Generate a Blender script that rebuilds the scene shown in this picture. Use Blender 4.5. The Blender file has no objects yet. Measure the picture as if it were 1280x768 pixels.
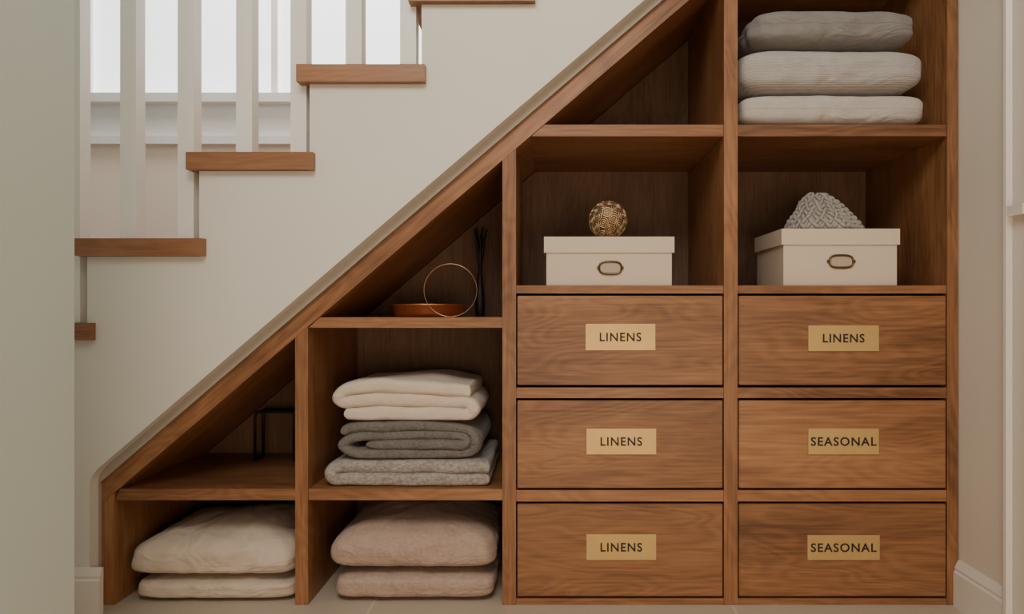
import bpy, bmesh, math, random
from mathutils import Vector, noise
from mathutils.geometry import tessellate_polygon
random.seed(7)
S=500.0; F=880.0; D=F/S; CX=686.0; CY=390.0; CAMX=(CX-640)/S; CAMZ=(757-CY)/S
DEP=0.454
def PX(px,y=0.0): return (px-CX)*(D+y)/F+CAMX
def PZ(py,y=0.0): return CAMZ-(py-CY)*(D+y)/F
WL={}
scene=bpy.context.scene
# ---------------------------------------------------------------- materials
def newmat(name):
    m=bpy.data.materials.new(name); m.use_nodes=True
    nt=m.node_tree; b=nt.nodes['Principled BSDF']; return m,nt,b
def wood(name,axis,dark,mid,light,rough=0.42,scale=1.0,bump=0.08,rot=0.0,vary=.11):
    m,nt,b=newmat(name); N=nt.nodes; L=nt.links
    tc=N.new('ShaderNodeTexCoord'); oi=N.new('ShaderNodeObjectInfo')
    mul=N.new('ShaderNodeMath'); mul.operation='MULTIPLY'; mul.inputs[1].default_value=37.0
    L.new(oi.outputs['Random'],mul.inputs[0])
    ro=N.new('ShaderNodeMapping'); ro.inputs['Rotation'].default_value=(0,rot,0); L.new(tc.outputs['Object'],ro.inputs['Vector'])
    add=N.new('ShaderNodeVectorMath'); add.operation='ADD'
    L.new(ro.outputs[0],add.inputs[0]); L.new(mul.outputs[0],add.inputs[1])
    def mp(a,o):
        q=N.new('ShaderNodeMapping'); v=[o,o,o]; v[axis]=a; q.inputs['Scale'].default_value=v
        L.new(add.outputs[0],q.inputs['Vector']); return q
    m1=mp(1.2*scale,5.5*scale); m2=mp(7*scale,190*scale); m3=mp(.9*scale,5.0*scale)
    n1=N.new('ShaderNodeTexNoise'); n1.inputs['Scale'].default_value=1.2; n1.inputs['Detail'].default_value=2; n1.inputs['Distortion'].default_value=.6
    L.new(m1.outputs[0],n1.inputs['Vector'])
    rg=N.new('ShaderNodeMath'); rg.operation='MULTIPLY'; rg.inputs[1].default_value=120.0; L.new(n1.outputs['Fac'],rg.inputs[0])
    sn=N.new('ShaderNodeMath'); sn.operation='SINE'; L.new(rg.outputs[0],sn.inputs[0])
    n2=N.new('ShaderNodeTexNoise'); n2.inputs['Scale'].default_value=1.0; n2.inputs['Detail'].default_value=5; L.new(m2.outputs[0],n2.inputs['Vector'])
    n3=N.new('ShaderNodeTexNoise'); n3.inputs['Scale'].default_value=1.5; n3.inputs['Detail'].default_value=6; n3.inputs['Distortion'].default_value=.5; n3.inputs['Roughness'].default_value=.6; L.new(m3.outputs[0],n3.inputs['Vector'])
    a1=N.new('ShaderNodeMath'); a1.operation='MULTIPLY_ADD'; a1.inputs[1].default_value=0.034; L.new(sn.outputs[0],a1.inputs[0]); 
    rv=N.new('ShaderNodeMath'); rv.operation='MULTIPLY_ADD'; rv.inputs[1].default_value=vary; rv.inputs[2].default_value=-0.055-vary/2; L.new(oi.outputs['Random'],rv.inputs[0])
    a2=N.new('ShaderNodeMath'); a2.operation='MULTIPLY_ADD'; a2.inputs[1].default_value=0.43; L.new(rv.outputs[0],a2.inputs[2]); L.new(n2.outputs['Fac'],a2.inputs[0])
    a3=N.new('ShaderNodeMath'); a3.operation='MULTIPLY_ADD'; a3.inputs[1].default_value=0.64; L.new(n3.outputs['Fac'],a3.inputs[0])
    L.new(a2.outputs[0],a3.inputs[2]); L.new(a3.outputs[0],a1.inputs[2])
    cr=N.new('ShaderNodeValToRGB'); e=cr.color_ramp.elements
    e[0].position=0.28; e[0].color=(*dark,1); e[1].position=0.72; e[1].color=(*light,1)
    x=cr.color_ramp.elements.new(0.49); x.color=(*mid,1)
    L.new(a1.outputs[0],cr.inputs[0]); L.new(cr.outputs[0],b.inputs['Base Color'])
    b.inputs['Roughness'].default_value=rough
    bp=N.new('ShaderNodeBump'); bp.inputs['Strength'].default_value=bump; bp.inputs['Distance'].default_value=0.002
    L.new(a1.outputs[0],bp.inputs['Height']); L.new(bp.outputs[0],b.inputs['Normal'])
    return m
def paint(name,col,rough=0.6,bump=0.05,var=0.03):
    m,nt,b=newmat(name); N=nt.nodes; L=nt.links
    tc=N.new('ShaderNodeTexCoord')
    n=N.new('ShaderNodeTexNoise'); n.inputs['Scale'].default_value=2.0; L.new(tc.outputs['Object'],n.inputs['Vector'])
    cr=N.new('ShaderNodeValToRGB'); cr.color_ramp.elements[0].position=.3; cr.color_ramp.elements[1].position=.7
    cr.color_ramp.elements[0].color=(*[c*(1-var) for c in col],1); cr.color_ramp.elements[1].color=(*[min(1,c*(1+var)) for c in col],1)
    L.new(n.outputs['Fac'],cr.inputs[0]); L.new(cr.outputs[0],b.inputs['Base Color'])
    n2=N.new('ShaderNodeTexNoise'); n2.inputs['Scale'].default_value=180; L.new(tc.outputs['Object'],n2.inputs['Vector'])
    bp=N.new('ShaderNodeBump'); bp.inputs['Strength'].default_value=bump; bp.inputs['Distance'].default_value=0.001
    L.new(n2.outputs['Fac'],bp.inputs['Height']); L.new(bp.outputs[0],b.inputs['Normal'])
    b.inputs['Roughness'].default_value=rough
    return m
def fabric(name,col,kind='weave',scale=300,strength=0.5,var=0.25,dist=0.003,crease=.5):
    m,nt,b=newmat(name); N=nt.nodes; L=nt.links
    tc=N.new('ShaderNodeTexCoord')
    if kind=='knit':
        t=N.new('ShaderNodeTexVoronoi'); t.inputs['Scale'].default_value=scale
        mp=N.new('ShaderNodeMapping'); mp.inputs['Scale'].default_value=(1,1,1.5); L.new(tc.outputs['Object'],mp.inputs['Vector']); L.new(mp.outputs[0],t.inputs['Vector'])
        out=t.outputs['Distance']
    elif kind=='rib':
        t=N.new('ShaderNodeTexWave'); t.wave_type='BANDS'; t.bands_direction='Z'; t.inputs['Scale'].default_value=scale; t.inputs['Distortion'].default_value=2.5; t.inputs['Detail'].default_value=2
        L.new(tc.outputs['Object'],t.inputs['Vector']); out=t.outputs['Fac']
    else:
        t=N.new('ShaderNodeTexNoise'); t.inputs['Scale'].default_value=scale; t.inputs['Detail'].default_value=4
        L.new(tc.outputs['Object'],t.inputs['Vector']); out=t.outputs['Fac']
    n=N.new('ShaderNodeTexNoise'); n.inputs['Scale'].default_value=40; n.inputs['Detail'].default_value=5; L.new(tc.outputs['Object'],n.inputs['Vector'])
    mx=N.new('ShaderNodeMath'); mx.operation='MULTIPLY_ADD'; mx.inputs[1].default_value=0.5; L.new(out,mx.inputs[0]); 
    hf=N.new('ShaderNodeMath'); hf.operation='MULTIPLY'; hf.inputs[1].default_value=0.5; L.new(n.outputs['Fac'],hf.inputs[0]); L.new(hf.outputs[0],mx.inputs[2])
    cr=N.new('ShaderNodeValToRGB'); cr.color_ramp.elements[0].position=.25; cr.color_ramp.elements[1].position=.7
    s0=1-var; s1=1+var*.4
    if kind=='knit': s0,s1=s1,s0
    cr.color_ramp.elements[0].color=(*[c*s0 for c in col],1); cr.color_ramp.elements[1].color=(*[min(1,c*s1) for c in col],1)
    L.new(mx.outputs[0],cr.inputs[0]); L.new(cr.outputs[0],b.inputs['Base Color'])
    bp=N.new('ShaderNodeBump'); bp.inputs['Strength'].default_value=strength; bp.inputs['Distance'].default_value=dist; bp.invert=(kind=='knit')
    L.new(mx.outputs[0],bp.inputs['Height'])
    mc=N.new('ShaderNodeMapping'); mc.inputs['Scale'].default_value=(7,5,14); L.new(tc.outputs['Object'],mc.inputs['Vector'])
    nc=N.new('ShaderNodeTexNoise'); nc.inputs['Scale'].default_value=1.0; nc.inputs['Detail'].default_value=2.5; nc.inputs['Distortion'].default_value=1.4; L.new(mc.outputs[0],nc.inputs['Vector'])
    bc=N.new('ShaderNodeBump'); bc.inputs['Strength'].default_value=crease; bc.inputs['Distance'].default_value=.03
    L.new(nc.outputs['Fac'],bc.inputs['Height']); L.new(bc.outputs[0],bp.inputs['Normal'])
    L.new(bp.outputs[0],b.inputs['Normal'])
    b.inputs['Roughness'].default_value=0.95; b.inputs['Sheen Weight'].default_value=0.15
    return m
def metal(name,col,rough=0.35,met=1.0,noise_scale=30,var=.2):
    m,nt,b=newmat(name); N=nt.nodes; L=nt.links
    tc=N.new('ShaderNodeTexCoord'); n=N.new('ShaderNodeTexNoise'); n.inputs['Scale'].default_value=noise_scale; n.inputs['Detail'].default_value=4
    L.new(tc.outputs['Object'],n.inputs['Vector'])
    cr=N.new('ShaderNodeValToRGB'); cr.color_ramp.elements[0].color=(*[c*(1-var) for c in col],1); cr.color_ramp.elements[1].color=(*[min(1,c*(1+var)) for c in col],1)
    L.new(n.outputs['Fac'],cr.inputs[0]); L.new(cr.outputs[0],b.inputs['Base Color'])
    b.inputs['Metallic'].default_value=met; b.inputs['Roughness'].default_value=rough
    return m
WD=((0.105,0.042,0.016),(0.250,0.110,0.045),(0.40,0.195,0.086))
TH=math.atan(.858)
wood_x=wood('wood_grain_across',0,*WD); wood_z=wood('wood_grain_upright',2,*WD,vary=.05); wood_s=wood('wood_grain_sloped',0,*WD,rot=TH,vary=.03)
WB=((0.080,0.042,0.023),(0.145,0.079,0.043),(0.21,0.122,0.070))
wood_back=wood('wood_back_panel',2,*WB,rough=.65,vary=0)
wood_tread=wood('wood_tread',0,(0.15,0.060,0.025),(0.25,0.110,0.048),(0.34,0.155,0.070))
wall_paint=paint('wall_paint',(0.66,0.63,0.555)); near_paint=paint('near_wall_paint',(0.465,0.535,0.49))
right_paint=paint('right_wall_paint',(0.67,0.59,0.50)); trim_paint=paint('trim_paint',(0.73,0.665,0.58),rough=.4)
strip_paint=paint('strip_paint',(0.38,0.34,0.285)); white_paint=paint('baluster_paint',(0.76,0.735,0.67),rough=.4)
far_paint=paint('far_wall_paint',(0.88,0.74,0.61)); far_white=paint('far_trim_paint',(0.88,0.86,0.84))
brass=metal('brushed_brass',(0.56,0.385,0.155),rough=.42,met=.5,var=.10); letter_mat=metal('black_engraving',(0.010,0.008,0.007),rough=.6,met=0)
bronze=metal('aged_bronze',(0.13,0.085,0.045),rough=.4); copper=metal('copper',(0.48,0.18,0.085),rough=.32,met=.85)
ringmat=metal('rose_brass',(0.36,0.22,0.13),rough=.4)
gold=metal('antique_gold',(0.54,0.38,0.22),rough=.35,met=.8,noise_scale=60,var=.25); darkgold=metal('dark_bronze',(0.15,0.095,0.05),rough=.5,met=.6,noise_scale=80,var=.5)
black=metal('black_metal',(0.012,0.012,0.012),rough=.5,met=.3)
boxmat=paint('cream_box_linen',(0.61,0.505,0.39),rough=.75,bump=.2); paper=paint('label_paper',(0.42,0.34,0.26))
cream=fabric('cream_wool',(0.63,0.535,0.43),'weave',260,.35,.12,crease=.35); creamp=fabric('cream_cotton',(0.59,0.485,0.385),'weave',300,.25,.08,crease=.65)
dgrey=fabric('dark_grey_knit',(0.165,0.15,0.138),'knit',150,.9,.3,crease=.3); lgrey=fabric('light_grey_knit',(0.35,0.315,0.28),'knit',110,1,.35,crease=.3)
pink=fabric('blush_boucle',(0.435,0.315,0.25),'knit',110,.6,.14,crease=.5); gpil=fabric('grey_linen',(0.22,0.208,0.196),'weave',220,.4,.2,crease=.65)
lpil=fabric('light_grey_ribbed_linen',(0.41,0.385,0.36),'rib',75,.5,.18,.002,crease=.5); lpil2=fabric('pale_grey_linen',(0.47,0.43,0.385),'weave',260,.3,.12,crease=.5)
hatmat=fabric('grey_chunky_wool',(0.36,0.33,0.30),'weave',260,.4,.3,crease=0.0)
# ---------------------------------------------------------------- helpers
def link(o,parent=None,loc=(0,0,0)):
    scene.collection.objects.link(o); loc=Vector(loc); WL[o.name]=loc
    if parent is not None:
        o.parent=parent; o.location=loc-WL[parent.name]
    else: o.location=loc
    return o
def tag(o,label=None,cat=None,kind=None,group=None):
    if label:o['label']=label
    if cat:o['category']=cat
    if kind:o['kind']=kind
    if group:o['group']=group
    return o
def empty(name,loc): 
    o=bpy.data.objects.new(name,None); o.empty_display_size=.05; return link(o,None,loc)
def finish(bm,name,mat,parent,loc,smooth=False,bevel=0,seg=2):
    loc=Vector(loc)
    for v in bm.verts: v.co-=loc
    if bevel>0:
        es=[e for e in bm.edges if len(e.link_faces)==2 and e.calc_face_angle(0)>0.5]
        bmesh.ops.bevel(bm,geom=es,offset=bevel,segments=seg,affect='EDGES',profile=.5)
    bmesh.ops.recalc_face_normals(bm,faces=bm.faces)
    me=bpy.data.meshes.new(name); bm.to_mesh(me); bm.free(); me.materials.append(mat)
    if smooth:
        for p in me.polygons:p.use_smooth=True
    o=bpy.data.objects.new(name,me); return link(o,parent,loc)
def addbox(bm,x0,x1,y0,y1,z0,z1):
    vs=[bm.verts.new(c) for c in [(x0,y0,z0),(x1,y0,z0),(x1,y1,z0),(x0,y1,z0),(x0,y0,z1),(x1,y0,z1),(x1,y1,z1),(x0,y1,z1)]]
    for f in [(0,3,2,1),(4,5,6,7),(0,1,5,4),(1,2,6,5),(2,3,7,6),(3,0,4,7)]: bm.faces.new([vs[i] for i in f])
def box(name,x0,x1,y0,y1,z0,z1,mat,parent=None,bevel=0.0015,seg=2):
    bm=bmesh.new(); addbox(bm,x0,x1,y0,y1,z0,z1)
    return finish(bm,name,mat,parent,((x0+x1)/2,(y0+y1)/2,min(z0,z1)),bevel=bevel,seg=seg)
def prism(name,pts,y0,y1,mat,parent=None,bevel=0.0015,loc=None):
    bm=bmesh.new(); a=[bm.verts.new((x,y0,z)) for x,z in pts]; b=[bm.verts.new((x,y1,z)) for x,z in pts]
    n=len(pts)
    if n>8:
        bevel=0
        for tri in tessellate_polygon([[Vector((x,z,0)) for x,z in pts]]):
            if len(set(tri))==3:
                bm.faces.new([a[i] for i in tri]); bm.faces.new([b[i] for i in tri][::-1])
    else:
        bm.faces.new(a); bm.faces.new(b[::-1])
    for i in range(n): bm.faces.new([a[i],b[i],b[(i+1)%n],a[(i+1)%n]])
    if loc is None:
        loc=(sum(p[0] for p in pts)/n,(y0+y1)/2,min(p[1] for p in pts))
    return finish(bm,name,mat,parent,loc,bevel=bevel)
def revolve(name,prof,mat,parent,loc,seg=48,fn=None):
    bm=bmesh.new(); rings=[]
    for k,(r,z) in enumerate(prof):
        ring=[]
        for j in range(seg):
            a=2*math.pi*j/seg
            p=Vector((r*math.cos(a),r*math.sin(a),z))
            if fn:p=fn(p,a,k/(len(prof)-1))
            ring.append(bm.verts.new(p+Vector(loc)))
        rings.append(ring)
    for a,b in zip(rings[:-1],rings[1:]):
        for j in range(seg): bm.faces.new([a[j],a[(j+1)%seg],b[(j+1)%seg],b[j]])
    bm.faces.new(rings[0][::-1]); bm.faces.new(rings[-1])
    return finish(bm,name,mat,parent,loc,smooth=True)
def tube(bm,pts,rad,seg=8,closed=False):
    n=len(pts); rings=[]; pts=[Vector(p) for p in pts]
    rr=rad if isinstance(rad,(list,tuple)) else [rad]*n
    ref=Vector((0,1,0.03)).normalized()
    for i,p in enumerate(pts):
        if closed: t=pts[(i+1)%n]-pts[i-1]
        else: t=pts[min(i+1,n-1)]-pts[max(i-1,0)]
        t.normalize(); r=ref if abs(t.dot(ref))<.95 else Vector((1,0,0))
        u=t.cross(r).normalized(); w=t.cross(u).normalized()
        rings.append([bm.verts.new(p+rr[i]*(u*math.cos(2*math.pi*j/seg)+w*math.sin(2*math.pi*j/seg))) for j in range(seg)])
    m=n if closed else n-1
    for i in range(m):
        a=rings[i]; b=rings[(i+1)%n]
        for j in range(seg): bm.faces.new([a[j],a[(j+1)%seg],b[(j+1)%seg],b[j]])
    if not closed: bm.faces.new(rings[0][::-1]); bm.faces.new(rings[-1])
# ---------------------------------------------------------------- room shell
WF=-0.045; YT=WF-.02
SL=0.858
def outer(px): return 603-SL*(px-127)
def inner(px): return 630-SL*(px-127)
XR=PX(1199)
m,nt,b=newmat('floor_tile'); N=nt.nodes; L=nt.links
tc=N.new('ShaderNodeTexCoord'); br=N.new('ShaderNodeTexBrick'); br.offset=.5
mp=N.new('ShaderNodeMapping'); mp.inputs['Location'].default_value=(0.8,-1.03,0); L.new(tc.outputs['Object'],mp.inputs['Vector']); L.new(mp.outputs[0],br.inputs['Vector'])
br.inputs['Scale'].default_value=1.0; br.inputs['Mortar Size'].default_value=.003; br.inputs['Brick Width'].default_value=.9; br.inputs['Row Height'].default_value=.6
br.inputs['Color1'].default_value=(.50,.41,.32,1); br.inputs['Color2'].default_value=(.53,.44,.35,1); br.inputs['Mortar'].default_value=(.62,.55,.46,1)
L.new(br.outputs['Color'],b.inputs['Base Color']); b.inputs['Roughness'].default_value=.4
tag(box('floor',-2.4,2.4,-3.2,1.0,-.05,0,m,bevel=0),kind='structure')
tb={-5:-433,-4:-324,-3:-216,-2:-108,-1:1,0:102,1:212,2:320,3:426,4:533,5:640}
th={k:v-22 for k,v in tb.items()}
def rx(k): return {-1:527,0:387,1:249,2:109}.get(k, 387-139*k)
pts=[]
for k in range(-5,6):
    y=tb[k]; xr=rx(k-1) if k>-5 else 1260
    pts.append((min(PX(xr,WF),XR),PZ(y,YT))); pts.append((PX(rx(k),WF),PZ(y,YT)))
xl=PX(rx(5),WF)
pts.append((xl,0.0)); pts.append((PX(112,WF),0.0))
corner=[(PX(112,WF),PZ(606,WF)),(PX(113,WF),PZ(600,WF)),(PX(116,WF),PZ(594,WF)),(PX(122,WF),PZ(586.5,WF))]
pts+= corner
pts.append((XR,PZ(582,WF)+ (XR-PX(127,WF))*SL))
tag(prism('wall_front',pts,WF,0.03,wall_paint,loc=(0,0,0)),kind='structure')
fp=[(PX(112,WF),0.0)]+corner+[(XR,PZ(582,WF)+(XR-PX(127,WF))*SL),(XR,PZ(outer(127))+(XR-PX(127))*SL),(PX(127),PZ(outer(127))),(PX(127),0.0)]
tag(prism('trim_1',fp,-0.012,0.03,strip_paint,loc=(0,0,0)),kind='structure')
tag(box('wall_right',XR,XR+.1,-3.0,1.0,0,2.7,right_paint,bevel=0),kind='structure')
tag(box('wall_left',-2.4,PX(93,-.66),-3.0,-.66,0,2.7,near_paint,bevel=.006),kind='structure')
def baseprof(h): return [(0,0),(.016,0),(.016,h*.74),(.012,h*.78),(.013,h*.84),(.008,h*.93),(.004,h),(0,h)]
def base_y(name,X,y0,y1,h,sgn):
    bm=bmesh.new(); P=baseprof(h)
    a=[bm.verts.new((X+sgn*p,y0,z)) for p,z in P]; b=[bm.verts.new((X+sgn*p,y1,z)) for p,z in P]
    n=len(P); bm.faces.new(a); bm.faces.new(b)
    for i in range(n): bm.faces.new([a[i],a[(i+1)%n],b[(i+1)%n],b[i]])
    return tag(finish(bm,name,trim_paint,None,(X,(y0+y1)/2,0)),kind='structure')
def base_x(name,x0,x1,Y,h):
    bm=bmesh.new(); P=baseprof(h)
    a=[bm.verts.new((x0,Y-p,z)) for p,z in P]; b=[bm.verts.new((x1,Y-p,z)) for p,z in P]
    n=len(P); bm.faces.new(a); bm.faces.new(b)
    for i in range(n): bm.faces.new([a[i],a[(i+1)%n],b[(i+1)%n],b[i]])
    return tag(finish(bm,name,trim_paint,None,((x0+x1)/2,Y,0)),kind='structure')
base_y('baseboard_right',XR,-.199,-0.002,.114,-1)
base_x('baseboard_front',xl,PX(126,WF-.01),WF,.112)
bm=bmesh.new()
cp=[(0,-.199),(.020,-.199),(.024,-.207),(.024,-.217),(.015,-.224),(.015,-.262),(.018,-.268),(.018,-.285),(0,-.285)]
a=[bm.verts.new((XR-p,y,0)) for p,y in cp]; b2=[bm.verts.new((XR-p,y,2.4)) for p,y in cp]
bm.faces.new(a); bm.faces.new(b2)
for i in range(len(cp)): bm.faces.new([a[i],a[(i+1)%len(cp)],b2[(i+1)%len(cp)],b2[i]])
tag(finish(bm,'trim_2',trim_paint,None,(XR,-.24,0)),kind='structure')
zz=PZ(270,-.25)
tag(box('trim_3',XR-.034,XR-.015,-.285,-.236,zz,zz+.022,trim_paint,bevel=.003),kind='structure')
YB=.95
wx0,wx1=PX(98,YB),PX(560,YB); wz0=PZ(122,YB); wz1=2.45
tag(box('wall_back',-2.4,XR,YB,YB+.1,0,wz0,far_paint,bevel=0),kind='structure')
tag(box('wall_back_upper',-2.4,XR,YB,YB+.1,wz1,2.7,far_white,bevel=0),kind='structure')
tag(box('wall_back_side',-2.4,wx0,YB,YB+.1,wz0,wz1,far_white,bevel=0),kind='structure')
tag(box('wall_back_end',wx1,XR,YB,YB+.1,wz0,wz1,far_white,bevel=0),kind='structure')
tag(box('trim_4',-2.35,XR-.001,YB-.012,YB-.0005,PZ(172,YB),wz0-.03,far_white,bevel=0),kind='structure')
tag(box('trim_5',-2.35,XR-.001,YB-.05,YB-.0005,wz0-.03,wz0+.004,far_white,bevel=.006),kind='structure')
tag(box('trim_6',-2.35,XR-.001,YB-.03,YB-.0005,PZ(182,YB),PZ(172,YB),far_white,bevel=.006),kind='structure')
gm,nt,b=newmat('frosted_daylight_glass'); b.inputs['Base Color'].default_value=(.9,.95,1,1)
N=nt.nodes; L=nt.links; tc=N.new('ShaderNodeTexCoord'); nn=N.new('ShaderNodeTexNoise'); nn.inputs['Scale'].default_value=1.5; L.new(tc.outputs['Object'],nn.inputs['Vector'])
cr=N.new('ShaderNodeValToRGB'); cr.color_ramp.elements[0].color=(.80,.83,.86,1); cr.color_ramp.elements[1].color=(1,1,1,1); L.new(nn.outputs['Fac'],cr.inputs[0]); L.new(cr.outputs[0],b.inputs['Emission Color'])
b.inputs['Emission Strength'].default_value=1.9
win=empty('window_1',((wx0+wx1)/2,YB+.05,wz0)); tag(win,kind='structure')
box('glass_pane',wx0+.01,wx1-.01,YB+.06,YB+.066,wz0+.01,wz1-.01,gm,win,bevel=0)
bm=bmesh.new(); fw=.02
addbox(bm,wx0+.001,wx0+fw,YB+.02,YB+.058,wz0+.005,wz1); addbox(bm,wx1-fw,wx1-.001,YB+.02,YB+.058,wz0+.005,wz1)
addbox(bm,wx0+fw,wx1-fw,YB+.02,YB+.058,wz0+.005,wz0+.02); addbox(bm,wx0+fw,wx1-fw,YB+.02,YB+.058,wz1-fw,wz1)
addbox(bm,PX(337,YB)-.012,PX(337,YB)+.012,YB+.045,YB+.058,wz0+.02,wz1-fw)
finish(bm,'window_frame',far_white,win,((wx0+wx1)/2,YB+.04,wz0))
# ---------------------------------------------------------------- staircase
stair=empty('staircase',(PX(200),.4,0)); tag(stair,'painted staircase with brown wooden treads and square pale balusters','staircase')
YS=.93
for k in range(-5,6):
    x0=PX(rx(k)-17,YT); xrp=rx(k-1)+4 if k>-5 else 1235
    x1=min(PX(xrp,YT),XR-.002)
    if k==-5: x1=XR-.002
    if x1-x0<.05: continue
    box('tread',x0,x1,YT,YS,PZ(tb[k],YT)+.0005,PZ(th[k],YT),wood_tread,stair,bevel=.005,seg=3)
    zb=PZ(th[k+1],YT) if k<5 else 0.0
    box('riser',PX(rx(k),WF)+.001,PX(rx(k),WF)+.02,.031,YS,zb+.001,PZ(tb[k],YT),white_paint,stair,bevel=0)
bx=[8,80,150,222,295,363,432,500]
def railz(X): 
    X0=PX(rx(0),0); return PZ(th[0])+.86+(X-X0)*(110/139)
YBAL=-0.01
for i,px in enumerate([-130,-61]+bx+[569,638,708,777,847,916]):
    w=20; X0=PX(px,YBAL-.02); X1=PX(px+w,YBAL-.02); Xm=(X0+X1)/2
    k=None
    for kk in range(-5,6):
        if PX(rx(kk),WF)-.03<=Xm< (PX(rx(kk-1),WF)-.015 if kk>-5 else 9): k=kk
    if k is None: continue
    zb=PZ(th[k],YT)
    prism('baluster',[(X0,zb+.0005),(X1,zb+.0005),(X1,railz(X1)),(X0,railz(X0))],YBAL-.02,YBAL+.02,white_paint,stair,bevel=.002)
Xa,Xb=PX(-160),PX(950)
prism('handrail',[(Xa,railz(Xa)),(Xb,railz(Xb)),(Xb,railz(Xb)+.06),(Xa,railz(Xa)+.06)],YBAL-.03,YBAL+.03,wood_tread,stair,bevel=.008)
# ---------------------------------------------------------------- cabinet
cab=empty('storage_cabinet',(PX(640),DEP/2,0)); tag(cab,'built-in brown wooden under-stair storage cabinet with open shelves and drawers','cabinet')
X127=PX(127)+.0006; XE=XR-.0015
zo=lambda X: PZ(outer(127))+(X-PX(127))*SL-.0008
zn=lambda X: PZ(inner(127))+(X-PX(127))*SL
prism('sloped_panel',[(X127,zo(X127)),(XE,zo(XE)),(XE,zn(XE)),(X127,zn(X127))],0,DEP,wood_s,cab,bevel=.0015)
def upright(p0,p1):
    a,b=PX(p0),PX(p1)
    if p0<130: a=X127
    prism('upright_panel',[(a,0.0005),(b,0.0005),(b,zn(b)-.0005),(a,zn(a)-.0005)],0.0,DEP,wood_z,cab,bevel=.0015)
upright(127,143); upright(369,385); upright(628,645); upright(905,922); upright(1184,1197.5)
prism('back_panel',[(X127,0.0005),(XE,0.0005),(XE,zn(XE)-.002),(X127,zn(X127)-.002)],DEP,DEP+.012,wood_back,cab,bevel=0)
def shelf(p0,p1,t,b,nm='shelf',y0=0.003):
    a=PX(p0)+.0005; c=PX(p1)-.0005; zt=PZ(t); zb=PZ(b)
    lim=lambda z: PX(127)+(z-PZ(inner(127)))/SL
    pts=[(max(a,lim(zb)+.0005),zb),(c,zb),(c,zt),(max(a,lim(zt)+.0005),zt)]
    return prism(nm,pts,y0,DEP-.0005,wood_x,cab,bevel=.0012)
shelf(143,369,612,626); shelf(385,628,612,626); shelf(385,628,397,410)
shelf(645,905,357,367); shelf(645,905,155.5,170); shelf(922,1184,155.5,170); shelf(922,1184,357,367); shelf(922,1184,-80,-65)
for p0,p1 in ((645,905),(922,1184)):
    for t,b in ((485,498),(613.5,627.5),(749,757)):
        box('rail',PX(p0)+.0005,PX(p1)-.0005,0.002,.05,PZ(b)+(.0005 if b==757 else 0),PZ(t),wood_x,cab,bevel=.001)
words=[['LINENS','LINENS','LINENS'],['LINENS','SEASONAL','SEASONAL']]
plates=[[(732,819,405,438),(733,820,536,568),(733,820,668,700)],[(1010,1098,407,439),(1010,1098,536,568),(1009,1099,669,700)]]
rows=[(368.5,483),(499.5,612),(629,747.5)]
def lettering(word,cx,cz,y,width,height,parent):
    c=bpy.data.curves.new('t','FONT'); c.body=word; c.align_x='CENTER'; c.align_y='CENTER'; c.size=1; c.space_character=1.15; c.extrude=.02; c.resolution_u=4; c.offset=.018
    o=bpy.data.objects.new('t',c); scene.collection.objects.link(o)
    dg=bpy.context.evaluated_depsgraph_get(); me=bpy.data.meshes.new_from_object(o.evaluated_get(dg))
    bpy.data.objects.remove(o)
    xs=[v.co.x for v in me.vertices]; ys=[v.co.y for v in me.vertices]
    sx=width/(max(xs)-min(xs)); sy=height/(max(ys)-min(ys)); mx=(max(xs)+min(xs))/2; my=(max(ys)+min(ys))/2
    for v in me.vertices: v.co=Vector(((v.co.x-mx)*sx, -v.co.z*.02, (v.co.y-my)*sy))
    me.materials.clear(); me.materials.append(letter_mat); me.name='lettering'
    ob=bpy.data.objects.new('lettering',me); link(ob,parent,(cx,y,cz)); ob['label']='black engraved word '+word
    return ob
for c,(p0,p1) in enumerate(((645,905),(922,1184))):
    for r,(t,b) in enumerate(rows):
        x0=PX(p0)+.0035; x1=PX(p1)-.0035; z1=PZ(t)-.003; z0=PZ(b)+.003
        bm=bmesh.new(); addbox(bm,x0,x1,0.0,.02,z0,z1)
        es=list(bm.edges); bmesh.ops.bevel(bm,geom=es,offset=.0015,segments=2,affect='EDGES')
        d=.40
        addbox(bm,x0+.012,x1-.012,.0202,d,z0+.012,z0+.02); addbox(bm,x0+.012,x0+.022,.0202,d,z0+.02,z1-.02)
        addbox(bm,x1-.022,x1-.012,.0202,d,z0+.02,z1-.02); addbox(bm,x0+.022,x1-.022,d-.01,d,z0+.02,z1-.02)
        dr=finish(bm,'drawer',wood_x,cab,((x0+x1)/2,.0,z0)); dr['group']='wooden drawers with brass name plates'
        q=plates[c][r]
        a0,a1,b0,b1=PX(q[0]),PX(q[1]),PZ(q[3]),PZ(q[2])
        pl=box('name_plate',a0,a1,-.0028,-.0001,b0,b1,brass,dr,bevel=.001); pl['label']='brushed brass name plate'
        w=words[c][r]
        lettering(w,(a0+a1)/2,(b0+b1)/2,-.0032,(52 if w=='LINENS' else 82)/S,11/S,dr)
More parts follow.
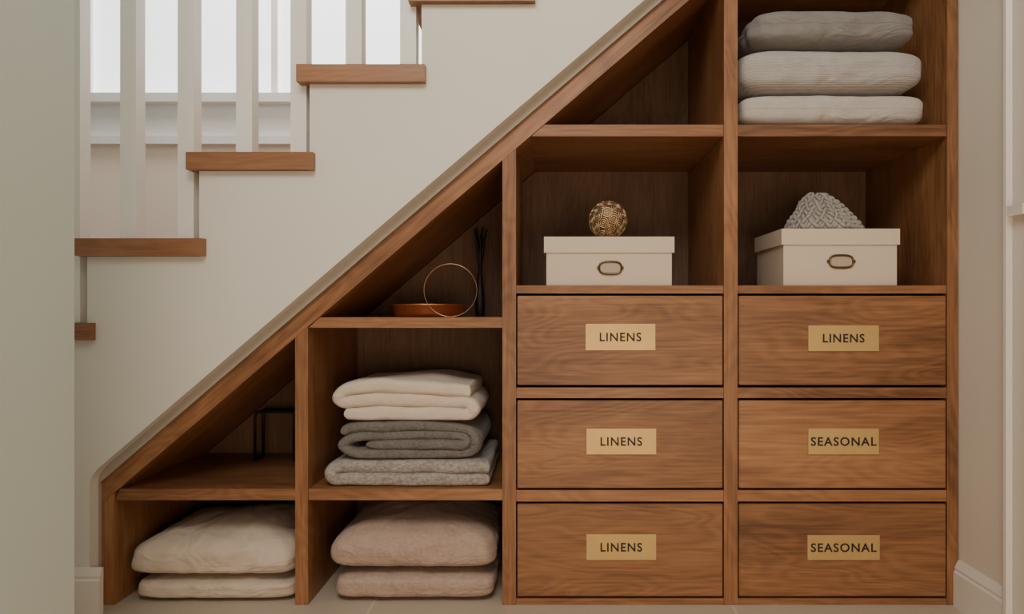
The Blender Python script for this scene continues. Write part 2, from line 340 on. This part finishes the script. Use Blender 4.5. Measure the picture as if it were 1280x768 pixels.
# ---------------------------------------------------------------- pillows
def pillow(name,x0,x1,y0,y1,z0,z1,mat,label,seed=0,p=8,q=3.0,low=.32,wr=.004,cat='pillow',group=None,lumps=.006,peak=0.0,lp=3.6,tilt=0.0):
    cx,cy=(x0+x1)/2,(y0+y1)/2; W=(x1-x0)/2; H=(y1-y0)/2; T=z1-z0
    bm=bmesh.new(); seg=240; R=44; zeq=z0+T*low
    def pt(rho,a,s):
        c,sn=math.cos(a),math.sin(a); k=(abs(c)**p+abs(sn)**p)**(-1/p); dx,dy=c*k,sn*k
        x=cx+W*rho*dx; y=cy+H*rho*dy
        hh=(max(0,1-rho**q))**(1/q if s>0 else 1/lp)
        if s>0: hh*= (1-peak*rho**1.6)*(1+tilt*rho*dx)
        z=zeq+((T-.001)*(1-low)*hh if s>0 else -T*low*hh)
        P=Vector((x*3.2+seed*3.1,y*3.2,seed*7.7+s*3))
        env=(1-rho**8)
        if s>0: z-= lumps*(.5+noise.noise(P))*env
        wv=noise.noise(Vector((x*11+seed,y*5,z*6+seed)))*.6+ noise.noise(Vector((x*4+seed,y*9,z*26)))*.7
        if s>0: z+=wr*(wv-.6)*env
        z+= .002*noise.noise(Vector((dx*4+seed*2,dy*4,seed)))*rho**4
        rad=1+ (wr*1.0*(noise.noise(Vector((dx*5+seed,dy*5,z*26)))-.3))/W*rho**2
        x=cx+(x-cx)*rad; y=cy+(y-cy)*rad
        return (x,y,min(max(z,z0),z1))
    rs=[math.sin(math.pi/2*i/R) for i in range(1,R+1)]
    top=bm.verts.new(pt(0,0,1)); bot=bm.verts.new(pt(0,0,-1))
    angs=[2*math.pi*j/seg for j in range(seg)]
    angs=[a-.16*math.sin(4*a) for a in angs]
    T_=[[bm.verts.new(pt(r,a,1)) for a in angs] for r in rs]
    B_=[[bm.verts.new(pt(r,a,-1)) for a in angs] for r in rs[:-1]]+[T_[-1]]
    for j in range(seg):
        k=(j+1)%seg
        bm.faces.new([top,T_[0][j],T_[0][k]]); bm.faces.new([bot,B_[0][k],B_[0][j]])
        for i in range(R-1):
            bm.faces.new([T_[i][j],T_[i+1][j],T_[i+1][k],T_[i][k]])
            bm.faces.new([B_[i][k],B_[i+1][k],B_[i+1][j],B_[i][j]])
    rim=[v.co.copy() for v in T_[-1]]
    o=finish(bm,name,mat,None,(cx,cy,z0),smooth=True); tag(o,label,cat,group=group)
    bm=bmesh.new(); tube(bm,rim,.0008,6,True)
    finish(bm,'seam',mat,o,(cx,cy,zeq),smooth=True)
    return o
yf=.022; yc=.010
zA=0.0008
pillow('pillow',PX(163,yc),PX(368,yc)-.003,yc,.36,zA,.059,creamp,'flat cream cotton pillow lying on the floor beneath another pillow',1,low=.5,p=12,q=4,lp=4,group='cream pillows in the lowest cubby',lumps=.001)
pillow('pillow',PX(154,yc),PX(369,yc)-.003,yc-.002,.37,.0592,.190,creamp,'plump cream cotton pillow with soft folds on a flat pillow',2,low=.28,wr=.009,lumps=.006,q=2.8,peak=.10,p=11,tilt=.07,lp=4,group='cream pillows in the lowest cubby')
pillow('pillow',PX(415,yc),PX(618,yc),yc,.36,zA,.075,pink,'blush textured cushion lying on the floor beneath another cushion',3,low=.5,p=12,q=4,lp=4,group='blush cushions in the lowest cubby',lumps=.001)
pillow('pillow',PX(409,yc),PX(619,yc),yc-.002,.37,.0752,.207,pink,'plump blush textured cushion stacked on another cushion',4,low=.34,wr=.007,q=2.8,peak=.09,p=10,lumps=.005,lp=4,group='blush cushions in the lowest cubby')
zs=PZ(155.5)+.0008
pillow('pillow',PX(925,yf)+.003,PX(1162,yf),yf,.36,zs,zs+.093,lpil2,'pale grey linen pillow at the bottom of a stack of three',5,low=.5,q=4.2,p=12,group='grey pillows on the high shelf',lumps=.0005,lp=3.6,wr=.003)
pillow('pillow',PX(925,yf)+.001,PX(1160,yf),yf,.36,zs+.0932,zs+.212,lpil,'light grey ribbed pillow in the middle of a stack',6,low=.5,q=3.7,p=11,group='grey pillows on the high shelf',lumps=.0005,lp=3.9,wr=.005)
pillow('pillow',PX(941,yf),PX(1152,yf),yf,.35,zs+.2122,zs+.320,gpil,'dark grey linen pillow on top of a stack',7,low=.47,wr=.007,q=3.1,p=9,group='grey pillows on the high shelf',lumps=.003,lp=3.9)
# ---------------------------------------------------------------- folded blankets
def blanket(name,path,t,y0,y1,mat,label,seed=0,zmin=0,sag=.01,amp=.004,group=None):
    P=[Vector((x,0,z)) for x,z in path]
    fine=[]
    n=len(P)
    for i in range(n-1):
        a=P[max(i-1,0)];b=P[i];c=P[i+1];d=P[min(i+2,n-1)]
        for k in range(8):
            s=k/8; fine.append(.5*((2*b)+(c-a)*s+(2*a-5*b+4*c-d)*s*s+(3*b-a-3*c+d)*s**3))
    fine.append(P[-1]); m=len(fine)
    xs=[p.x for p in fine]; mx=(min(xs)+max(xs))/2; hw=(max(xs)-min(xs))/2
    st=[(0,.45),(.003,.70),(.008,.89),(.015,.97),(.024,1)]
    L0=y1-y0; M=18
    for i in range(1,M): st.append((.024+(L0-.048)*i/M,1))
    st+=[(L0-.016,1),(L0-.008,.93),(L0-.003,.74),(L0,.45)]
    bm=bmesh.new(); secs=[]
    for (dy,f) in st:
        y=y0+dy; U=[];V=[]
        for i,p in enumerate(fine):
            tg=(fine[min(i+1,m-1)]-fine[max(i-1,0)]).normalized(); nn=Vector((-tg.z,0,tg.x))
            e=min(i,m-1-i); ef=min(1,(.5+e*.25)) 
            hx=t/2*f*ef*(1+.10*noise.noise(Vector((i*.13,y*8,seed*3))))
            nz=(noise.noise(Vector((p.x*7+seed*5,y*6,seed))))*amp*((p.z-zmin)/.05)+noise.noise(Vector((p.x*16+seed,y*8,p.z*14)))*.003
            off=noise.noise(Vector((p.x*4+seed,i*.03,seed+p.z*30)))*.012
            wv=noise.noise(Vector((y*9,i*.05,seed*2)))*.004
            for lst,sg in ((U,1),(V,-1)):
                q=p+nn*hx*sg
                z=q.z+nz-sag*abs((q.x-mx)/hw)**3*((q.z-zmin)/.1)
                lst.append(bm.verts.new((q.x+wv,y+(off if dy<.1 else 0)+.01,max(z,zmin))))
        secs.append((U,V))
    for (U,V),(U2,V2) in zip(secs[:-1],secs[1:]):
        for i in range(m-1):
            bm.faces.new([U[i],U[i+1],U2[i+1],U2[i]]); bm.faces.new([V[i+1],V[i],V2[i],V2[i+1]])
        bm.faces.new([U[0],U2[0],V2[0],V[0]]); bm.faces.new([U[-1],V[-1],V2[-1],U2[-1]])
    for (U,V) in (secs[0],secs[-1]):
        for i in range(m-1): bm.faces.new([U[i],V[i],V[i+1],U[i+1]])
    o=finish(bm,name,mat,None,(mx,(y0+y1)/2,zmin),smooth=True); tag(o,label,'blanket',group=group); 
    md=o.modifiers.new('Subdivision','SUBSURF'); md.levels=1; md.render_levels=1
    return o,max((v.co.z+zmin) for v in o.data.vertices)
def serp(x0,x1,z0,t,n,start='R',ins=None,zo=None):
    pts=[]; r=t/2; side=start
    for k in range(n):
        z=z0+r+k*t; i0=(ins[k] if ins else 0); i1=(ins[k+1] if ins and k+1<len(ins) else 0)
        a,b=(x0+r*1.8,x1-r*1.8)
        fr=[0,.15,.4,.7,.92,1]
        A,B=(b-i0,a+i1) if side=='R' else (a+i0,b-i1)
        if k==0: A+= r*.7 if side=='R' else -r*.7
        if k==n-1: B+= -r*.7 if side=='R' else r*.7
        pts+=[(A+(B-A)*f,z) for f in fr]
        if k<n-1:
            sg=-1 if side=='R' else 1
            pts.append((B+sg*r*.8,z+t*.5))
        side='L' if side=='R' else 'R'
    return pts
zB=PZ(612)+.0008; g='folded blankets in the middle cubby'
t1=.0325
o,zt_=blanket('blanket',serp(PX(404,yf),PX(621,yf),zB,t1,2,'R'),t1*1.10,yf-.008,.34,lgrey,'folded light grey knitted blanket at the bottom of a stack',1,zmin=zB,sag=.006,amp=.002,group=g)
z2=zt_-.0005
r0,r1=PX(416,yf),PX(601,yf); tt=.0235
sp=[(r0+.08,z2+tt*1.5),(r1-.12,z2+tt*1.5),(r1-.055,z2+tt*1.5),(r1-.041,z2+tt*2.0),(r1-.055,z2+tt*2.5),(r1-.12,z2+tt*2.5),(r0+.10,z2+tt*2.5),(r0+.045,z2+tt*2.3),
    (r0+.020,z2+tt*1.5),(r0+.045,z2+tt*.6),(r0+.09,z2+tt*.5),(r1-.11,z2+tt*.5),(r1-.045,z2+tt*.55),(r1-.020,z2+tt*1.1),(r1-.014,z2+tt*2.0),(r1-.025,z2+tt*2.95),(r1-.07,z2+tt*3.4),(r0+.12,z2+tt*3.5),(r0+.05,z2+tt*3.45),(r0+.018,z2+tt*3.05)]
o,zt_=blanket('blanket',sp,tt*1.16,yf,.33,dgrey,'folded dark grey knitted blanket in the middle of a stack',2,zmin=z2,sag=.006,amp=.001,group=g)
z3=zt_-.0005
t3=.034
cpath=serp(PX(413,yf),PX(600,yf),z3,t3,3,'L',ins=[.012,0.004,0,.006])
blanket('blanket',cpath,t3*1.13,yf,.33,cream,'folded cream wool blanket on top of a stack',3,zmin=z3,sag=.014,amp=.006,group=g)
# ---------------------------------------------------------------- storage boxes
zD=PZ(357)+.0006
def sbox(x0,x1,lx0,lx1,ytop,ylid,y0,dep,label,holder):
    zt=PZ(ytop,y0); zl=PZ(ylid,y0)
    X0,X1=PX(x0,y0),PX(x1,y0)
    root=empty('storage_box',((X0+X1)/2,y0+dep/2,zD)); tag(root,label,'box',group='cream lidded boxes above the drawers')
    bm=bmesh.new(); w=.004; h=zt-.006
    addbox(bm,X0,X1,y0+.004,y0+dep-.004,zD,zD+w)
    addbox(bm,X0,X1,y0+.004,y0+.004+w,zD+w,h); addbox(bm,X0,X1,y0+dep-.008,y0+dep-.004,zD+w,h)
    addbox(bm,X0,X0+w,y0+.008,y0+dep-.008,zD+w,h); addbox(bm,X1-w,X1,y0+.008,y0+dep-.008,zD+w,h)
    finish(bm,'body',boxmat,root,((X0+X1)/2,y0+dep/2,zD))
    L0,L1=PX(lx0,y0),PX(lx1,y0); w=.0028
    bm=bmesh.new(); addbox(bm,L0,L1,y0,y0+dep,zt-.004,zt)
    addbox(bm,L0,L1,y0,y0+w,zl,zt-.004); addbox(bm,L0,L1,y0+dep-w,y0+dep,zl,zt-.004)
    addbox(bm,L0,L0+w,y0+w,y0+dep-w,zl,zt-.004); addbox(bm,L1-w,L1,y0+w,y0+dep-w,zl,zt-.004)
    bmesh.ops.remove_doubles(bm,verts=bm.verts,dist=1e-5)
    finish(bm,'lid',boxmat,root,((L0+L1)/2,y0+dep/2,zl))
    hx,hz,hw,hh=holder; cx=PX(hx,y0); cz=PZ(hz,y0)
    bm=bmesh.new(); ring=[]
    for i in range(40):
        a=2*math.pi*i/40; c,s=math.cos(a),math.sin(a); k=(abs(c)**3+abs(s)**3)**(-1/3)
        ring.append((cx+hw*c*k,y0+.0015,cz+hh*s*k))
    tube(bm,ring,.0027,8,True)
    for sx in (-1,1): addbox(bm,cx+sx*(hw+.003)-.003,cx+sx*(hw+.003)+.003,y0+.0005,y0+.0035,cz-.004,cz+.004)
    finish(bm,'label_holder',bronze,root,(cx,y0,cz),smooth=False)['label']='oval aged bronze label holder'
    box('paper_label',cx-hw*.8,cx+hw*.8,y0+.0025,y0+.0038,cz-hh*.75,cz+hh*.75,paper,root,bevel=0)
    return zt
zb1=sbox(683,840,680,843,296,316,.03,.24,'cream lidded storage box with bronze label holder beneath an ornamental ball',(763,335,.028,.016))
zb2=sbox(980,1122,977,1125,286,306,.03,.235,'taller cream lidded storage box with bronze label holder',(1052,327,.030,.016))
# ornamental ball
yb=.12; rb=24.5*(D+yb)/F; bx_,bz_=PX(760,yb),zb1+rb+.001
bm=bmesh.new(); bmesh.ops.create_uvsphere(bm,u_segments=64,v_segments=40,radius=rb*.95)
for v in bm.verts: 
    v.co*=1+.03*noise.noise(v.co*60); v.co+=Vector((bx_,yb,bz_))
ball=finish(bm,'ornamental_ball',darkgold,None,(bx_,yb,bz_),smooth=True); tag(ball,'antique gold filigree ball resting on a cream box lid','ornament')
bm=bmesh.new()
ga=math.pi*(3-math.sqrt(5))
for i in range(46):
    z=1-2*(i+.5)/46; r=math.sqrt(1-z*z); n=Vector((r*math.cos(ga*i),r*math.sin(ga*i),z))
    u=n.orthogonal().normalized(); w=n.cross(u)
    for rr in (.265,.16,.06):
        tube(bm,[Vector((bx_,yb,bz_))+rb*.965*((n+u*rr*math.cos(t*math.pi/8)+w*rr*math.sin(t*math.pi/8)).normalized()) for t in range(16)],rb*.027,5,True)
finish(bm,'filigree',gold,ball,(bx_,yb,bz_),smooth=True)
# knitted hat: individual V stitches laid over a slumped cone
yh=.13; hx0,hx1=PX(984,yh),PX(1073,yh); hr=(hx1-hx0)/2; hh=(286-238)*(D+yh)/F
hcx=(hx0+hx1)/2; hz0=zb2+.0055
def hsurf(a,s):
    s=max(0,min(1,s))
    r=hr*((1-s)**.62)*(1+.06*math.sin(3*a+1)+.07*math.sin(5*a+2+s*3)*(1-s)+.12*noise.noise(Vector((math.cos(a)*1.8,math.sin(a)*1.8,s*3+2))))
    z=hh*(1-(1-s)**1.05)+.006*math.sin(2*a+1)*s*(1-s)*4
    return Vector((hcx-.018*s+r*math.cos(a), yh+r*math.sin(a)*.85, hz0+z))
def hn(a,s):
    d1=hsurf(a+.02,s)-hsurf(a-.02,s); d2=hsurf(a,min(1,s+.02))-hsurf(a,max(0,s-.02))
    n=d1.cross(d2)
    return n.normalized() if n.length>1e-9 else Vector((0,0,1))
bm=bmesh.new()
rings=[]
for i in range(24):
    s=i/24*.985
    rings.append([bm.verts.new(hsurf(2*math.pi*j/60,s)-Vector((0,0,.004 if i==0 else 0))) for j in range(60)])
for a_,b_ in zip(rings[:-1],rings[1:]):
    for j in range(60): bm.faces.new([a_[j],a_[(j+1)%60],b_[(j+1)%60],b_[j]])
bm.faces.new(rings[0][::-1]); bm.faces.new(rings[-1])
rowsn=9; cols=18
for r_ in range(rowsn):
    s=.01+.95*r_/rowsn
    nc=max(5,int(round(cols*(1-s)**.62+1))) 
    wst=2*math.pi/nc; ds=.95/rowsn
    for c_ in range(nc):
        a0=wst*(c_+ (r_%2)*.5*(0 if nc==cols else 1))
        for sg in (-1,1):
            P=[]
            for t in range(6):
                u=t/5; aa=a0+sg*wst*(.06+.36*u); ss=s-.15*ds+ds*1.25*u
                n=hn(aa,min(.97,ss)); P.append(hsurf(aa,min(.985,ss))+n*(.0012+.0026*math.sin(math.pi*u)))
            k=min(1.1,.7+.4*(1-s))
            tube(bm,P,[.0021*k,.0037*k,.0046*k,.0045*k,.0036*k,.002*k],7)
zmn=min(v.co.z for v in bm.verts)
for v in bm.verts: v.co.z+= (zb2+.0006-zmn)
hat=finish(bm,'knitted_hat',hatmat,None,(hcx,yh,zb2+.0006),smooth=True); tag(hat,'chunky grey knitted wool hat heaped on a cream box','hat')
# ---------------------------------------------------------------- small decor on slope shelf
zC=PZ(397)+.0006
yb=.16; br_=50.5*(D+.06)/F; X=PX(529,.08)
bh=.034
pr=[(br_*.78,0),(br_*.85,.001),(br_*.90,bh*.3),(br_*.94,bh*.75),(br_*.99,bh*.9),(br_*1.0,bh),(br_*.97,bh),(br_*.92,bh*.8),(br_*.86,bh*.4),(br_*.76,.004),(.002,.004)]
bowl=revolve('tray',pr,copper,None,(X,yb,zC),seg=64); tag(bowl,'shallow round copper tray on a wooden shelf','tray')
yr=.028; rr=33.0*(D+yr)/F; X=PX(563,yr)
bm=bmesh.new(); tube(bm,[(X+rr*math.cos(2*math.pi*i/72),yr,zC+rr+.0010+rr*math.sin(2*math.pi*i/72)) for i in range(72)],.0010,8,True)
addbox(bm,X-.012,X+.012,yr-.01,yr+.01,zC,zC+.002)
hoop=finish(bm,'hoop',ringmat,None,(X,yr,zC),smooth=False); tag(hoop,'thin brass ring ornament standing beside a copper tray','ornament')
yv=.33; X=PX(600,yv)
vp=[(.012,0),(.014,.002),(.0145,.03),(.013,.07),(.009,.10),(.007,.118),(.009,.125),(.006,.125),(.005,.11),(.002,.1)]
vase=revolve('vase',vp,black,None,(X,yv,zC),seg=28); tag(vase,'slim black vase holding dark dried twigs','vase')
random.seed(5)
for i in range(7):
    a=i/7*6.28+.4; bm=bmesh.new(); sp_=.016+.008*random.random(); top=.235+.035*random.random()
    pts_=[(X+math.cos(a)*sp_*(s**1.8),yv+math.sin(a)*sp_*(s**1.8),zC+.10+(top-.10)*s) for s in [j/8 for j in range(9)]]
    tube(bm,pts_,[.0018+.0028*math.sin(math.pi*min(1,j/8)) for j in range(9)],6)
    finish(bm,'twig',black,vase,(X,yv,zC+.1),smooth=True)
zA2=PZ(612)+.0006; ys=.36
x0,x1=PX(324,ys),PX(372,ys); ht=(572-511)*(D+ys)/F; th_=.0045
fr=empty('lantern_frame',((x0+x1)/2,ys,zA2)); tag(fr,'small black metal wire frame standing on a wooden shelf','ornament')
def arch(y):
    bm=bmesh.new(); r=.014; P=[(x0,y,zA2+th_),(x0,y,zA2+ht-r)]
    for k in range(1,7):
        a=math.pi-k/6*math.pi/2; P.append((x0+r+r*math.cos(a),y,zA2+ht-r+r*math.sin(a)))
    for k in range(0,7):
        a=math.pi/2-k/6*math.pi/2; P.append((x1-r+r*math.cos(a),y,zA2+ht-r+r*math.sin(a)))
    P.append((x1,y,zA2+th_)); tube(bm,P,th_,8)
    finish(bm,'arch',black,fr,((x0+x1)/2,y,zA2),smooth=True)
arch(ys-.03); arch(ys+.03)
for x,z in ((x0,zA2+th_),(x1,zA2+th_),(x0+.014,zA2+ht-.001),(x1-.014,zA2+ht-.001)):
    bm=bmesh.new(); tube(bm,[(x,ys-.03,z),(x,ys+.03,z)],th_*.9,8)
    finish(bm,'cross_bar',black,fr,(x,ys,z),smooth=True)
# ---------------------------------------------------------------- camera & lights
cam=bpy.data.cameras.new('camera'); co=bpy.data.objects.new('camera',cam); scene.collection.objects.link(co)
co.location=(CAMX,-D,CAMZ); co.rotation_euler=(math.pi/2,0,0); cam.sensor_width=36; cam.lens=36*F/1280
cam.shift_x=-(CX-640)/1280; cam.shift_y=(CY-384)/1280; cam.clip_start=.02
scene.camera=co
w=bpy.data.worlds.new('world'); scene.world=w; w.use_nodes=True
w.node_tree.nodes['Background'].inputs[0].default_value=(.96,.96,.90,1); w.node_tree.nodes['Background'].inputs[1].default_value=.37
def area(name,loc,target,size,sy,power,col):
    l=bpy.data.lights.new(name,'AREA'); l.shape='RECTANGLE'; l.size=size; l.size_y=sy; l.energy=power; l.color=col
    o=bpy.data.objects.new(name,l); scene.collection.objects.link(o); o.location=loc
    o.rotation_euler=(Vector(target)-Vector(loc)).to_track_quat('-Z','Y').to_euler(); return o
area('ceiling_light',(-.2,-1.9,2.4),(0.1,0,.8),1.2,.8,35,(1,.94,.85))
area('room_light',(.35,-2.6,.4),(-.4,0,.0),1.4,.6,18,(1,.68,.44))
area('stair_fill',(-.8,.45,2.6),(-.9,.6,0),1.0,.6,19,(1,.95,.88))  # added unseen fill, brightens the far rail and baluster sides
